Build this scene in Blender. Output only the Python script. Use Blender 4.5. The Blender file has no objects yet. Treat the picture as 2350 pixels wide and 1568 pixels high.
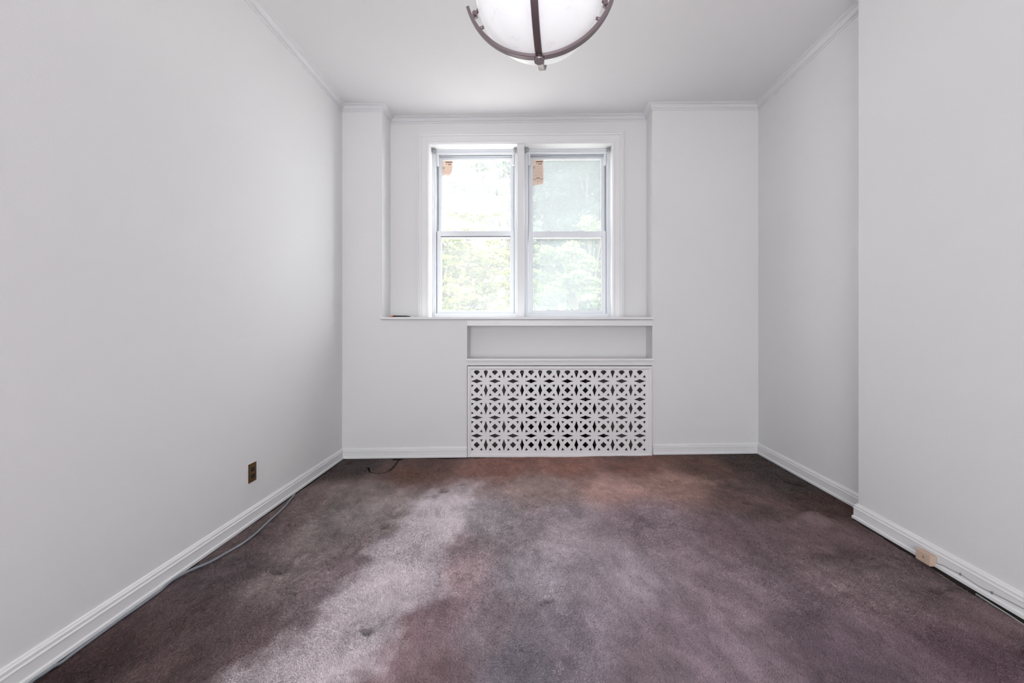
import bpy, bmesh, math, random
import numpy as np
from mathutils import Vector, Matrix
random.seed(7); np.random.seed(7)
S = bpy.context.scene
COL = S.collection
# ------------------------------------------------------------------ camera, sky, lights, exposure
EYE = 1.1012          # lens height
F = 1000.0            # focal length in pixels of the 2350 px wide frame
cam_d = bpy.data.cameras.new('camera'); cam = bpy.data.objects.new('camera', cam_d); COL.objects.link(cam)
cam.location = (0, 0, EYE); cam.rotation_euler = (math.radians(90), 0, 0)
cam_d.sensor_fit = 'HORIZONTAL'; cam_d.sensor_width = 36; cam_d.lens = F*36/2350
cam_d.shift_x = -41/2350; cam_d.shift_y = -34/2350
cam_d.clip_start = 0.02; cam_d.clip_end = 300
S.camera = cam
S.view_settings.view_transform = 'Standard'; S.view_settings.look = 'None'
S.view_settings.gamma = 1; S.view_settings.use_curve_mapping = False
S.view_settings.exposure = 0.7
w = bpy.data.worlds.new('sky'); S.world = w; w.use_nodes = True
wn = w.node_tree; wn.nodes.clear()
o_ = wn.nodes.new('ShaderNodeOutputWorld'); b_ = wn.nodes.new('ShaderNodeBackground')
b_.inputs[0].default_value = (0.93, 0.965, 1.0, 1); b_.inputs[1].default_value = 6.2
wn.links.new(b_.outputs[0], o_.inputs[0])
sun_d = bpy.data.lights.new('sun', 'SUN'); sun_d.energy = 12.0; sun_d.angle = math.radians(1.5); sun_d.color = (1, .96, .88)
sun = bpy.data.objects.new('sun', sun_d); COL.objects.link(sun)
sun.rotation_euler = (math.radians(38), math.radians(-22), 0)      # high, from behind the house: it lights the trees, not the room
def area(name, loc, rot, sx, sy, e=0, portal=False, color=(1,1,1)):
    d = bpy.data.lights.new(name, 'AREA'); d.shape = 'RECTANGLE'; d.size = sx; d.size_y = sy; d.energy = e; d.color = color
    if portal: d.cycles.is_portal = True
    o = bpy.data.objects.new(name, d); o.location = loc; o.rotation_euler = rot; COL.objects.link(o); return o
area('front_window_portal', (-.08, 4.36, 2.03), (math.radians(-90), 0, 0), 1.8, 1.7, portal=True)
area('fill_window_portal', (-.3, -2.95, 1.05), (math.radians(90), 0, 0), 2.1, 1.9, portal=True)  # for the added window behind the camera

# ------------------------------------------------------------------ helpers
def link(nt, a, b): nt.links.new(a, b)
def mat(name, color, rough=.6, metal=0, spec=.3, bump=0, bscale=200, var=0, vscale=3, coat=0):
    m = bpy.data.materials.new(name); m.use_nodes = True; nt = m.node_tree
    p = nt.nodes['Principled BSDF']
    p.inputs['Base Color'].default_value = (*color, 1); p.inputs['Roughness'].default_value = rough
    p.inputs['Metallic'].default_value = metal; p.inputs['Specular IOR Level'].default_value = spec
    p.inputs['Coat Weight'].default_value = coat
    tc = nt.nodes.new('ShaderNodeTexCoord')
    if var:
        n = nt.nodes.new('ShaderNodeTexNoise'); n.inputs['Scale'].default_value = vscale; n.inputs['Detail'].default_value = 4
        link(nt, tc.outputs['Object'], n.inputs['Vector'])
        r = nt.nodes.new('ShaderNodeMix'); r.data_type = 'RGBA'
        r.inputs[6].default_value = (*[c*(1-var) for c in color], 1); r.inputs[7].default_value = (*[min(1, c*(1+var)) for c in color], 1)
        link(nt, n.outputs['Fac'], r.inputs[0]); link(nt, r.outputs[2], p.inputs['Base Color'])
    if bump:
        n = nt.nodes.new('ShaderNodeTexNoise'); n.inputs['Scale'].default_value = bscale; n.inputs['Detail'].default_value = 3
        link(nt, tc.outputs['Object'], n.inputs['Vector'])
        bp = nt.nodes.new('ShaderNodeBump'); bp.inputs['Strength'].default_value = bump; bp.inputs['Distance'].default_value = .002
        link(nt, n.outputs['Fac'], bp.inputs['Height']); link(nt, bp.outputs[0], p.inputs['Normal'])
    return m
M = {}
M['wall'] = mat('wall_paint', (.80, .795, .795), .75, bump=.25, bscale=90, var=.012, vscale=1.3)
M['ceiling'] = mat('ceiling_paint', (.80, .79, .795), .8, bump=.15, bscale=60, var=.01)
M['trim'] = mat('gloss_trim_paint', (.84, .835, .84), .35, spec=.4, bump=.08, bscale=40)
M['crown'] = mat('crown_paint', (.76, .76, .77), .55, spec=.3)
M['grille'] = mat('painted_metal', (.84, .825, .83), .45, spec=.35)
M['vinyl'] = mat('white_vinyl', (.83, .85, .88), .35, spec=.4)
M['track'] = mat('grey_track', (.42, .44, .47), .5)
M['dark'] = mat('dark_gap', (.035, .03, .03), .8)
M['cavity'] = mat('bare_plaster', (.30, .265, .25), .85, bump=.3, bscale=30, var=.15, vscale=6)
M['iron'] = mat('dark_iron', (.012, .011, .010), .35, spec=.5)
M['bronze'] = mat('brushed_bronze', (.27, .222, .232), .3, metal=.9, bump=.1, bscale=300)
M['bracket'] = mat('zinc', (.45, .46, .46), .35, metal=.8)
M['plate'] = mat('brown_brass', (.19, .11, .045), .32, metal=.6, var=.35, vscale=60)
M['socket'] = mat('black_bakelite', (.008, .007, .008), .3)
M['slot'] = mat('slot_metal', (.35, .33, .3), .4, metal=.6)
M['cable'] = mat('grey_cable', (.22, .24, .265), .35, spec=.5)
M['wire'] = mat('painted_wire', (.22, .22, .23), .5)
M['lightcable'] = mat('pale_cable', (.33, .34, .34), .4)
M['beige'] = mat('beige_plastic', (.62, .46, .36), .5, var=.06, vscale=40)
M['beige_side'] = mat('beige_shade', (.50, .36, .25), .5)
M['floor'] = mat('old_subfloor', (.035, .028, .025), .9, bump=.4, bscale=20, var=.3)
M['paper'] = mat('sticker_paper', (.80, .60, .50), .7, var=.04, vscale=60)
M['ink'] = mat('sticker_ink', (.10, .055, .03), .7)
M['ink_mid'] = mat('sticker_grey_ink', (.48, .34, .27), .7)
M['bark'] = mat('bark', (.20, .16, .12), .9, bump=.6, bscale=30)
M['red'] = mat('orange_red_plastic', (.75, .16, .07), .4)
M['black'] = mat('black_plastic', (.01, .008, .008), .35)
M['steel'] = mat('steel_blade', (.6, .6, .6), .25, metal=.9)
M['ground'] = mat('pale_paving', (.5, .49, .46), .9, var=.2, vscale=.4)

def new_obj(name, me, parent=None, mats=None, smooth=False):
    o = bpy.data.objects.new(name, me); COL.objects.link(o)
    if parent is not None: o.parent = parent
    for m_ in (mats or []): me.materials.append(m_)
    if smooth:
        for p in me.polygons: p.use_smooth = True
    return o
def fin(bm, name, m, parent=None, smooth=False, bevel=0, recalc=True):
    if recalc: bmesh.ops.recalc_face_normals(bm, faces=bm.faces)
    me = bpy.data.meshes.new(name); bm.to_mesh(me); bm.free()
    ml = m if isinstance(m, (list, tuple)) else [m]
    o = new_obj(name, me, parent, ml, smooth)
    if bevel:
        md = o.modifiers.new('bevel', 'BEVEL'); md.width = bevel; md.segments = 2; md.limit_method = 'ANGLE'; md.angle_limit = math.radians(40)
    return o
def box(bm, x0, x1, y0, y1, z0, z1, mi=0, mtx=None):
    x0, x1 = min(x0, x1), max(x0, x1); y0, y1 = min(y0, y1), max(y0, y1); z0, z1 = min(z0, z1), max(z0, z1)
    cs = [(x0,y0,z0),(x1,y0,z0),(x1,y1,z0),(x0,y1,z0),(x0,y0,z1),(x1,y0,z1),(x1,y1,z1),(x0,y1,z1)]
    vs = [bm.verts.new(Vector(c) if mtx is None else mtx @ Vector(c)) for c in cs]
    for f in ((0,3,2,1),(4,5,6,7),(0,1,5,4),(1,2,6,5),(2,3,7,6),(3,0,4,7)):
        fc = bm.faces.new([vs[i] for i in f]); fc.material_index = mi
def cyl(bm, p0, p1, r0, r1=None, n=20, mi=0, caps=True):
    p0, p1 = Vector(p0), Vector(p1); r1 = r0 if r1 is None else r1
    d = (p1-p0).normalized(); a = d.orthogonal().normalized(); b = d.cross(a)
    A, B = [], []
    for i in range(n):
        t = 2*math.pi*i/n; q = a*math.cos(t)+b*math.sin(t)
        A.append(bm.verts.new(p0+q*r0)); B.append(bm.verts.new(p1+q*r1))
    for i in range(n):
        f = bm.faces.new((A[i], A[(i+1) % n], B[(i+1) % n], B[i])); f.material_index = mi; f.smooth = True
    if caps:
        f = bm.faces.new(A[::-1]); f.material_index = mi; f = bm.faces.new(B); f.material_index = mi
def tube(bm, pts, r, n=8, mi=0, caps=True):
    pts = [Vector(p) for p in pts]; rings = []; up = Vector((0, 0, 1))
    for i, p in enumerate(pts):
        d = (pts[min(i+1, len(pts)-1)]-pts[max(i-1, 0)]).normalized()
        a = d.cross(up)
        a = d.orthogonal() if a.length < 1e-3 else a
        a.normalize(); b = a.cross(d)
        rr = r[i] if isinstance(r, (list, tuple)) else r
        rings.append([bm.verts.new(p+(a*math.cos(2*math.pi*k/n)+b*math.sin(2*math.pi*k/n))*rr) for k in range(n)])
    for A, B in zip(rings, rings[1:]):
        for k in range(n):
            f = bm.faces.new((A[k], A[(k+1) % n], B[(k+1) % n], B[k])); f.smooth = True; f.material_index = mi
    if caps: bm.faces.new(rings[0][::-1]); bm.faces.new(rings[-1])
def tag(o, label=None, cat=None, group=None, kind=None):
    if label: o['label'] = label
    if cat: o['category'] = cat
    if group: o['group'] = group
    if kind: o['kind'] = kind
    return o
def empty(name, loc=(0, 0, 0), rot=(0, 0, 0)):
    o = bpy.data.objects.new(name, None); COL.objects.link(o); o.location = loc; o.rotation_euler = rot; o.empty_display_size = .1
    return o
def struct(o, label=None): return tag(o, label, kind='structure')
def catmull(pts, k=8):
    P = [Vector(p) for p in pts]; P = [P[0]*2-P[1]]+P+[P[-1]*2-P[-2]]; out = []
    for i in range(1, len(P)-2):
        for j in range(k):
            t = j/k; a, b, c, d = P[i-1:i+3]
            out.append(.5*((2*b)+(c-a)*t+(2*a-5*b+4*c-d)*t*t+(3*b-a-3*c+d)*t**3))
    out.append(P[-2]); return out
def sweep(path, prof, zf, side=1, closed_prof=True):
    """sweep a profile of (distance off the wall, height) along a plan path, mitred; side=1: room to the right of travel"""
    bm = bmesh.new(); n = len(path); rows = []
    for i in range(n):
        p = Vector(path[i]); ns = []
        for a, b in ((i-1, i), (i, i+1)):
            if a < 0 or b >= n: continue
            d = (Vector(path[b])-Vector(path[a])).normalized(); ns.append(Vector((d.y, -d.x))*side)
        if len(ns) == 1: mvec = ns[0]
        else:
            s = ns[0]+ns[1]; mvec = s/(s.dot(ns[0]))
        rows.append([bm.verts.new((p.x+mvec.x*d, p.y+mvec.y*d, zf(p.x+mvec.x*d)+z)) for d, z in prof])
    k = len(prof)
    for A, B in zip(rows, rows[1:]):
        for j in range(k if closed_prof else k-1):
            bm.faces.new((A[j], A[(j+1) % k], B[(j+1) % k], B[j]))
    for R in (rows[0], rows[-1]):
        try: bm.faces.new(R)
        except ValueError: pass
    return bm

# ------------------------------------------------------------------ room layout (metres; y runs away from the camera)
D = 3.704; PX = 270.0
XL = -1.596; XR = 1.941; XP = 1.832; YP = 2.4325; YB = -2.9
PL = -1.2556; PR = 1.041                     # inner edges of the two piers
DL, DR = 3.930, 3.895                        # alcove wall depth at its two ends
def zpx(y): return EYE+(750-y)/PX
def xpx(x): return (x-1216)/PX
SL = .01309
def zfl(x): return SL*x                      # the old floor leans slightly
def zce(x): return EYE+1.885+.004*x
def floor_pt(x, y, h=0):
    Y = 1000*EYE/((y-750)+SL*(x-1216)); X = (x-1216)*Y/1000
    return Vector((X, Y, zfl(X)+h))

bm = bmesh.new(); box(bm, XL-.3, 2.3, YB-.4, 4.5, -.25, -.045)
def rim(x0, x1, y0, y1):                     # dark strip added under the baseboards, standing in for shade in the gap
    vs = [bm.verts.new((x, y, (zfl(x)+.0025) if h else -.05)) for h in (0, 1) for x, y in ((x0, y0), (x1, y0), (x1, y1), (x0, y1))]
    for f in ((3,2,1,0),(4,5,6,7),(0,1,5,4),(1,2,6,5),(2,3,7,6),(3,0,4,7)): bm.faces.new([vs[i] for i in f])
rim(XP-.014, XP+.01, YB, YP+.014); rim(XR-.014, XR+.01, YP, D); rim(XL-.01, XL+.014, YB, D); rim(XL, xpx(1072), D-.014, D+.01); rim(xpx(1498), XR, D-.014, D+.01)
struct(fin(bm, 'floor', M['floor']))
bm = bmesh.new()
vs = [bm.verts.new((x, y, zce(x)+h)) for h in (0, .2) for x, y in ((XL-.3, YB-.4), (2.3, YB-.4), (2.3, 4.5), (XL-.3, 4.5))]
for f in ((0,1,2,3),(7,6,5,4),(0,4,5,1),(1,5,6,2),(2,6,7,3),(3,7,4,0)): bm.faces.new([vs[i] for i in f])
struct(fin(bm, 'ceiling', M['ceiling']))
ZT = 3.12
bm = bmesh.new(); box(bm, XL-.25, XL, YB, 4.4, -.2, ZT); struct(fin(bm, 'wall_left', M['wall']))
bm = bmesh.new(); box(bm, XR, XR+.3, YP-.02, 4.4, -.2, ZT); box(bm, XP, XR+.3, YB, YP, -.2, ZT)
struct(fin(bm, 'wall_right', M['wall'], bevel=.004))
# rear wall behind the camera with an unseen window added to light the room
bm = bmesh.new()
box(bm, XL-.2, -1.35, YB-.15, YB, -.2, ZT); box(bm, 0.75, 2.2, YB-.15, YB, -.2, ZT)
box(bm, -1.35, .75, YB-.15, YB, -.2, .1); box(bm, -1.35, .75, YB-.15, YB, 2.0, ZT)
struct(fin(bm, 'wall_rear', M['wall']))
bm = bmesh.new()
for x in (-1.35, -.32, .71): box(bm, x, x+.04, YB-.1, YB-.04, .1, 2.0)
for z in (.1, 1.96): box(bm, -1.35, .75, YB-.1, YB-.04, z, z+.04)
struct(fin(bm, 'window_3', M['vinyl'], bevel=.003))  # frame of the unseen window added as fill light

# window-side wall: piers, wall below the sill, apron, niche, radiator recess
NL = xpx(1072)
z_stool0, z_stool1 = zpx(733.5), zpx(728)
z_ap = zpx(748); z_ledge = zpx(823.5); z_ledge0 = zpx(828); z_gt = zpx(839)
bm = bmesh.new()
box(bm, XL-.1, PL, D, 4.35, -.2, ZT)
box(bm, PL, NL, D, 4.35, -.2, z_stool0)
box(bm, PR, XR+.1, D, 4.35, -.2, ZT)
box(bm, NL, PR, D, 4.35, z_ap, z_stool0)
box(bm, NL, PR, 3.905, 4.35, z_ledge0, z_ap)
box(bm, NL, PR, D, 4.35, z_gt, z_ledge0)
struct(fin(bm, 'wall_back', M['wall']))
bm = bmesh.new()
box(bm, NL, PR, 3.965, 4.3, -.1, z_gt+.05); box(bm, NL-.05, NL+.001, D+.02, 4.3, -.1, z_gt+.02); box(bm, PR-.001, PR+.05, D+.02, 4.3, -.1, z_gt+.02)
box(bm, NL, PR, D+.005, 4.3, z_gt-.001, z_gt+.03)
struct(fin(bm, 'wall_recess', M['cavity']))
# alcove wall round the window (turned a hair)
AW = math.atan((DR-DL)/(PR-PL)); D0 = DL-(DL-DR)*(0-PL)/(PR-PL)
WM = Matrix.Translation((0, D0, 0)) @ Matrix.Rotation(AW, 4, 'Z')
OX0, OX1 = -.912, .745; OZ0 = EYE+.089-.01; OZ1 = EYE+1.649
MX0, MX1 = -.114, -.051
WT = .30
bm = bmesh.new()
box(bm, PL-.05, OX0, 0, WT, z_stool0-.02, ZT, mtx=WM); box(bm, OX1, PR+.05, 0, WT, z_stool0-.02, ZT, mtx=WM)
box(bm, OX0, OX1, 0, WT, OZ1, ZT, mtx=WM); box(bm, OX0, OX1, 0, WT, z_stool0-.1, OZ0-.005, mtx=WM)
struct(fin(bm, 'wall_alcove', M['wall']))

# crown moulding and its row of beads
path = [(XL, YB), (XL, D), (PL, D), (PL, DL), (PR, DR), (PR, D), (XR, D), (XR, YP), (XP, YP), (XP, YB)]
H, P_ = .053, .047
prof = [(0, -H), (.006, -H), (.007, -H+.004), (.0075, -H+.010), (.010, -H+.011), (.010, -H+.018), (.014, -H+.020), (.016, -H+.024)]
for k in range(7):
    t = k/6*math.pi/2; prof.append((.018+.022*(1-math.cos(t)), -H+.026+.018*math.sin(t)))
prof += [(.043, -.008), (P_, -.006), (P_, .004), (0, .004)]
crown = struct(fin(sweep(path, prof, zce), 'trim_1', M['crown']), 'beaded white crown moulding round the ceiling')
bm = bmesh.new()
for (a, b) in zip(path, path[1:]):
    a, b = Vector(a), Vector(b); L = (b-a).length; d = (b-a)/L; nrm = Vector((d.y, -d.x)); n = int(L/.0145)
    for i in range(1, n):
        p = a+d*(i*L/n)+nrm*.0118
        if p.y < -.2: continue
        z = zce(p.x)-H+.0145; r = .0042
        mt = Matrix.Translation((p.x, p.y, z)) @ Matrix.Rotation(math.atan2(d.y, d.x), 4, 'Z')
        vs = [bm.verts.new(mt @ Vector(c)) for c in ((r, 0, 0), (0, r, 0), (-r, 0, 0), (0, -r, 0), (0, 0, r), (0, 0, -r))]
        for f in ((0,1,4),(1,2,4),(2,3,4),(3,0,4),(1,0,5),(2,1,5),(3,2,5),(0,3,5)): bm.faces.new([vs[q] for q in f])
tag(fin(bm, 'beading', M['crown'], crown, recalc=False), kind='stuff')

# baseboards
BT = .021
bprof = [(0, 0), (BT, 0), (BT, .0125), (BT-.001, .0145), (BT-.005, .016), (.0150, .018), (.0145, .055), (.0165, .057), (.0165, .061), (.0120, .064), (.0115, .069),
         (.0130, .071), (.0125, .076), (.0075, .079), (.006, .084), (.003, .0865), (0, .087)]
def bb(name, pts, lift=.003):
    o = fin(sweep(pts, bprof, lambda x: zfl(x)+lift), name, M['trim']); return struct(o)
bb('baseboard_left', [(XL, YB), (XL, D), (xpx(1072.5), D)])
bb('baseboard_back', [(xpx(1497.5), D), (XR, D), (XR, YP), (XP, YP), (XP, YB)])

# ------------------------------------------------------------------ windows
cas = empty('trim_2'); cas.matrix_world = WM; struct(cas, 'moulded white casing round the double window')
def casing(x0, x1, z0, z1, prof, name, par):
    """three sided mitred casing; prof = (distance outwards, proud of the wall)"""
    bm = bmesh.new(); rows = []
    for (x, z, sx, sz) in ((x0, z0, -1, 0), (x0, z1, -1, 1), (x1, z1, 1, 1), (x1, z0, 1, 0)):
        rows.append([bm.verts.new((x+sx*o, -h, z+sz*o)) for o, h in prof])
    k = len(prof)
    for A, B in zip(rows, rows[1:]):
        for j in range(k): bm.faces.new((A[j], A[(j+1) % k], B[(j+1) % k], B[j]))
    bm.faces.new(rows[0]); bm.faces.new(rows[-1]); return fin(bm, name, M['trim'], par)
cw = .094
casing(OX0, OX1, z_stool1, OZ1, [(0, -.05), (0, .010), (.004, .014), (.010, .014), (.013, .010), (.030, .012), (.055, .017), (.060, .015), (.064, .022), (.076, .026), (.080, .022), (.084, .028), (.091, .028), (cw, .020), (cw, -.01)],
       'casing', cas)
def jamb(par):
    bm = bmesh.new()
    box(bm, OX0-.004, OX0+.006, .0, .2, z_stool1, OZ1); box(bm, OX1-.006, OX1+.004, .0, .2, z_stool1, OZ1)
    box(bm, OX0-.004, OX1+.004, .0, .2, OZ1-.006, OZ1+.004)
    return fin(bm, 'jamb_lining', M['trim'], par)
jamb(cas)
bm = bmesh.new(); box(bm, MX0, MX1, .004, .2, z_stool1, OZ1-.006)
fin(bm, 'mullion', M['trim'], cas, bevel=.003)
# stool (sill board) with nosing, apron, niche ledge
bm = bmesh.new(); box(bm, PL-.016, PR+.006, D-.022, D+.0, z_stool0, z_stool1); box(bm, PL+.001, PR-.001, D-.001, 4.12, z_stool0, z_stool1)
struct(fin(bm, 'trim_3', M['trim'], bevel=.004), 'painted window sill board across the alcove')
bm = bmesh.new(); box(bm, PL, PR, D-.003, D+.01, z_stool0-.004, z_stool0+.0005)  # thin grey strip painted as the shadow line under the sill
struct(fin(bm, 'sill_shadow_strip', M['track']))
bm = bmesh.new(); box(bm, NL+.001, PR, D-.007, D+.003, z_ap, z_stool0-.005)
struct(fin(bm, 'trim_5', M['trim'], bevel=.002), 'flat apron board under the sill')
bm = bmesh.new(); box(bm, NL-.008, PR+.010, D-.018, D, z_ledge0, z_ledge+.001); box(bm, NL+.001, PR-.001, D-.001, 3.91, z_ledge0, z_ledge+.001)
struct(fin(bm, 'trim_6', M['trim'], bevel=.003), 'narrow ledge board at the foot of the niche')

def glass_mat(name, haze, tint, clear=1):
    m = bpy.data.materials.new(name); m.use_nodes = True; nt = m.node_tree; nt.nodes.clear()
    out = nt.nodes.new('ShaderNodeOutputMaterial'); tr = nt.nodes.new('ShaderNodeBsdfTransparent'); tr.inputs[0].default_value = (clear, clear, clear, 1)
    gl = nt.nodes.new('ShaderNodeBsdfGlossy'); gl.inputs['Roughness'].default_value = .02
    di = nt.nodes.new('ShaderNodeBsdfTranslucent'); di.inputs[0].default_value = (*tint, 1)
    m1 = nt.nodes.new('ShaderNodeMixShader'); m2 = nt.nodes.new('ShaderNodeMixShader')
    m1.inputs[0].default_value = haze; m2.inputs[0].default_value = .008
    link(nt, tr.outputs[0], m1.inputs[1]); link(nt, di.outputs[0], m1.inputs[2])
    link(nt, m1.outputs[0], m2.inputs[1]); link(nt, gl.outputs[0], m2.inputs[2]); link(nt, m2.outputs[0], out.inputs[0])
    return m
M['glass_a'] = glass_mat('dusty_glass', .075, (.95, .97, .97), .92); M['glass_b'] = glass_mat('screened_glass', .12, (.90, .95, .97), .62)

m = bpy.data.materials.new('backlit_paper'); m.use_nodes = True; nt = m.node_tree; nt.nodes.clear()
om = nt.nodes.new('ShaderNodeOutputMaterial'); d1 = nt.nodes.new('ShaderNodeBsdfDiffuse'); d2 = nt.nodes.new('ShaderNodeBsdfTranslucent'); mm_ = nt.nodes.new('ShaderNodeMixShader')
d1.inputs[0].default_value = (.90, .76, .67, 1); d2.inputs[0].default_value = (.95, .80, .70, 1); mm_.inputs[0].default_value = .18
link(nt, d1.outputs[0], mm_.inputs[1]); link(nt, d2.outputs[0], mm_.inputs[2]); link(nt, mm_.outputs[0], om.inputs[0]); M['sheet'] = m
def sash(name, par, x0, x1, z0, z1, y0, y1, gx0, gx1, gz0, gz1, glass):
    s = empty(name); s.parent = par
    bm = bmesh.new()
    box(bm, x0, gx0, y0, y1, z0, z1); box(bm, gx1, x1, y0, y1, z0, z1); box(bm, gx0, gx1, y0, y1, z0, gz0); box(bm, gx0, gx1, y0, y1, gz1, z1)
    r = fin(bm, 'sash_rails', M['vinyl'], s, bevel=.002)
    bm = bmesh.new()                       # glazing bead, stepped in
    e = .007; a, b = y0+.008, y1-.004
    box(bm, gx0, gx0+e, a, b, gz0, gz1); box(bm, gx1-e, gx1, a, b, gz0, gz1); box(bm, gx0+e, gx1-e, a, b, gz0, gz0+e); box(bm, gx0+e, gx1-e, a, b, gz1-e, gz1)
    fin(bm, 'glazing_bead', M['trim'], s, bevel=.001)
    bm = bmesh.new(); ym = (y0+y1)/2; box(bm, gx0, gx1, ym, ym+.003, gz0, gz1)
    fin(bm, 'pane', glass, s)
    return s, ym
def sticker(par, x0, x1, z1, y, outline, long_):
    """sticker printed with bars and fine text lines, torn lower edge; coordinates in 0..1 across, metres down"""
    W = x1-x0; bm = bmesh.new()
    f = bm.faces.new([bm.verts.new((x0+u*W, y, z1-v)) for u, v in outline])
    g = bmesh.ops.extrude_face_region(bm, geom=[f])
    for v in g['geom']:
        if isinstance(v, bmesh.types.BMVert): v.co.y -= .0006
    def bar(u0, u1, v0, v1, mi): box(bm, x0+u0*W, x0+u1*W, y-.0011, y-.0004, z1-v1, z1-v0, mi=mi)
    bar(.30, .93, .012, .020, 1); bar(.34, .44, .030, .0335, 1); bar(.34, .44, .037, .0405, 1)
    bar(.52, .86, .029, .045, 2); bar(0.02, .97, .0575, .0595, 2)
    # little house outline
    bar(.06, .09, .064, .076, 1); bar(.20, .23, .064, .076, 1); bar(.06, .23, .074, .077, 1); bar(.09, .20, .060, .063, 1)
    bar(.05, .24, .083, .085, 2)
    rr = random.Random(3)
    v = .066
    vmax = .205 if long_ else .118
    while v < vmax:
        u = .32 if v < .09 else .05
        while u < .86:
            l = rr.uniform(.04, .13)
            if not (long_ and .165 < v < .185): bar(u, min(u+l, .92), v, v+.0022, 2)
            u += l+.03
        v += .0085
    if long_:
        bar(0.0, .31, .177, .181, 1); bar(.67, .97, .177, .181, 1)
        bar(.33, .65, .165, .168, 1); bar(.33, .65, .173, .176, 1); bar(.33, .36, .165, .176, 1); bar(.62, .65, .165, .176, 1)
        for q in range(5): bar(.40+q*.045, .425+q*.045, .169, .172, 1)
        bar(.48, .50, .20, .222, 2)
    o = fin(bm, 'sticker', [M['sheet'], M['ink'], M['ink_mid']], par)
    return tag(o, 'peach printed paper sticker, ' + ('long with ragged end' if long_ else 'torn short'))

def window(n, x0, x1, glass, long_):
    win = empty('window_%d' % n); win.matrix_world = WM
    struct(win, 'white double-hung sash window, ' + ('left' if n == 1 else 'right') + ' of the pair')
    yF = .128; zt = OZ1-.006; zb = z_stool1
    bm = bmesh.new(); fw = .030
    box(bm, x0, x0+.014, yF-.004, yF+.11, zb, zt); box(bm, x0+.014, x0+fw, yF+.006, yF+.11, zb, zt)
    box(bm, x1-.014, x1, yF-.004, yF+.11, zb, zt); box(bm, x1-fw, x1-.014, yF+.006, yF+.11, zb, zt)
    box(bm, x0, x1, yF-.004, yF+.11, zt-.014, zt); box(bm, x0+.014, x1-.014, yF+.006, yF+.11, zt-.036, zt-.014)
    box(bm, x0+.014, x1-.014, yF+.0, yF+.11, zb, zb+.043)
    box(bm, x0, x0+.052, yF+.088, yF+.11, zb, zt); box(bm, x1-.052, x1, yF+.088, yF+.11, zb, zt); box(bm, x0, x1, yF+.088, yF+.11, zt-.062, zt)
    fin(bm, 'window_frame', M['vinyl'], win, bevel=.0025)
    bm = bmesh.new()                                         # dark side tracks and head gap
    box(bm, x0+fw, x0+fw+.003, yF+.012, yF+.1, zb+.03, zt-.036); box(bm, x1-fw-.003, x1-fw, yF+.012, yF+.1, zb+.03, zt-.036)
    fin(bm, 'side_track', M['track'], win)
    bm = bmesh.new(); box(bm, x0+fw, x1-fw, yF+.030, yF+.1, zt-.050, zt-.036)
    fin(bm, 'head_gasket', M['track'], win)
    m = .037
    zs0 = EYE+.122; zm0 = EYE+.8405; zm1 = EYE+.8935
    low, yl = sash('lower_sash', win, x0+m, x1-m+.003, zs0, zm1-.006 if long_ else zm1, yF+.018, yF+.048, x0+m+.034, x1-m-.032, EYE+.146, zm0-(.003 if long_ else 0), glass)
    up, yu = sash('upper_sash', win, x0+m+.006, x1-m-.003, zm0-.01, zt-.050, yF+.056, yF+.084, x0+m+.034, x1-m-.032, zm1-.02, EYE+1.580, glass)
    xm = (x0+x1)/2
    for sx in (-.235, .13) if not long_ else (-.21, .10):     # sash locks on the meeting rail
        bm = bmesh.new(); zz = zm1-(.006 if long_ else 0)
        box(bm, xm+sx-.006, xm+sx+.062, yF+.026, yF+.044, zz, zz+.005); cyl(bm, (xm+sx+.03, yF+.036, zz+.004), (xm+sx+.03, yF+.036, zz+.013), .011, .008, 14)
        box(bm, xm+sx+.015, xm+sx+.07, yF+.032, yF+.040, zz+.008, zz+.013)
        fin(bm, 'sash_lock', M['vinyl'], low, bevel=.001)
    bm = bmesh.new(); box(bm, x0+m+.034, x1-m-.032, yF+.0165, yF+.019, zm0-.002, zm0+.003)
    fin(bm, 'rail_groove', M['dark'] if not long_ else M['vinyl'], low)
    for s in (-1, 1):                                        # balance covers at the top of the tracks
        xx = x0+m+.006 if s < 0 else x1-m-.006
        bm = bmesh.new(); box(bm, xx-.009, xx+.009, yF+.008, yF+.05, zt-.135, zt-.030); box(bm, xx-.010, xx+.010, yF+.006, yF+.05, zt-.139, zt-.134)
        fin(bm, 'balance_cover', M['vinyl'], win, bevel=.0015)
    for s in (-1, 1):                                        # brackets left from a roller shade
        xx = x0+.007 if s < 0 else x1-.007
        bm = bmesh.new(); y0 = .075
        d = .034*-s
        box(bm, xx, xx+.002*-s, y0, y0+.035, zt-.040, zt-.012); box(bm, xx, xx+d, y0, y0+.035, zt-.013, zt-.011)
        box(bm, xx+d*.15, xx+d, y0+.02, y0+.022, zt-.026, zt-.013); box(bm, xx+d*.3, xx+d*.9, y0+.004, y0+.02, zt-.028, zt-.024)
        cyl(bm, (xx, y0+.012, zt-.03), (xx+.006*-s, y0+.012, zt-.03), .004, n=10)
        tag(fin(bm, 'shade_bracket', M['bracket'], win), 'small metal roller shade bracket')
    gx0 = x0+m+.041
    if not long_:
        ol = [(0, 0), (1, 0), (1, .028), (.96, .045), (1, .06), (.97, .085), (.93, .10), (.86, .112), (.80, .126), (.76, .143), (.70, .136), (.62, .141), (.53, .150), (.45, .155), (.40, .150), (.47, .139), (.40, .136), (.30, .143), (.2, .140), (.1, .148), (0, .145)]
    else:
        ol = [(0, 0), (1, 0), (1, .222), (.9, .226), (.75, .229), (.6, .234), (.45, .234), (.3, .236), (.15, .238), (0, .244)]
    sticker(up, gx0-.004, gx0+.098, EYE+1.571, yu-.001, ol, long_)
    return win, low, up
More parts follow.
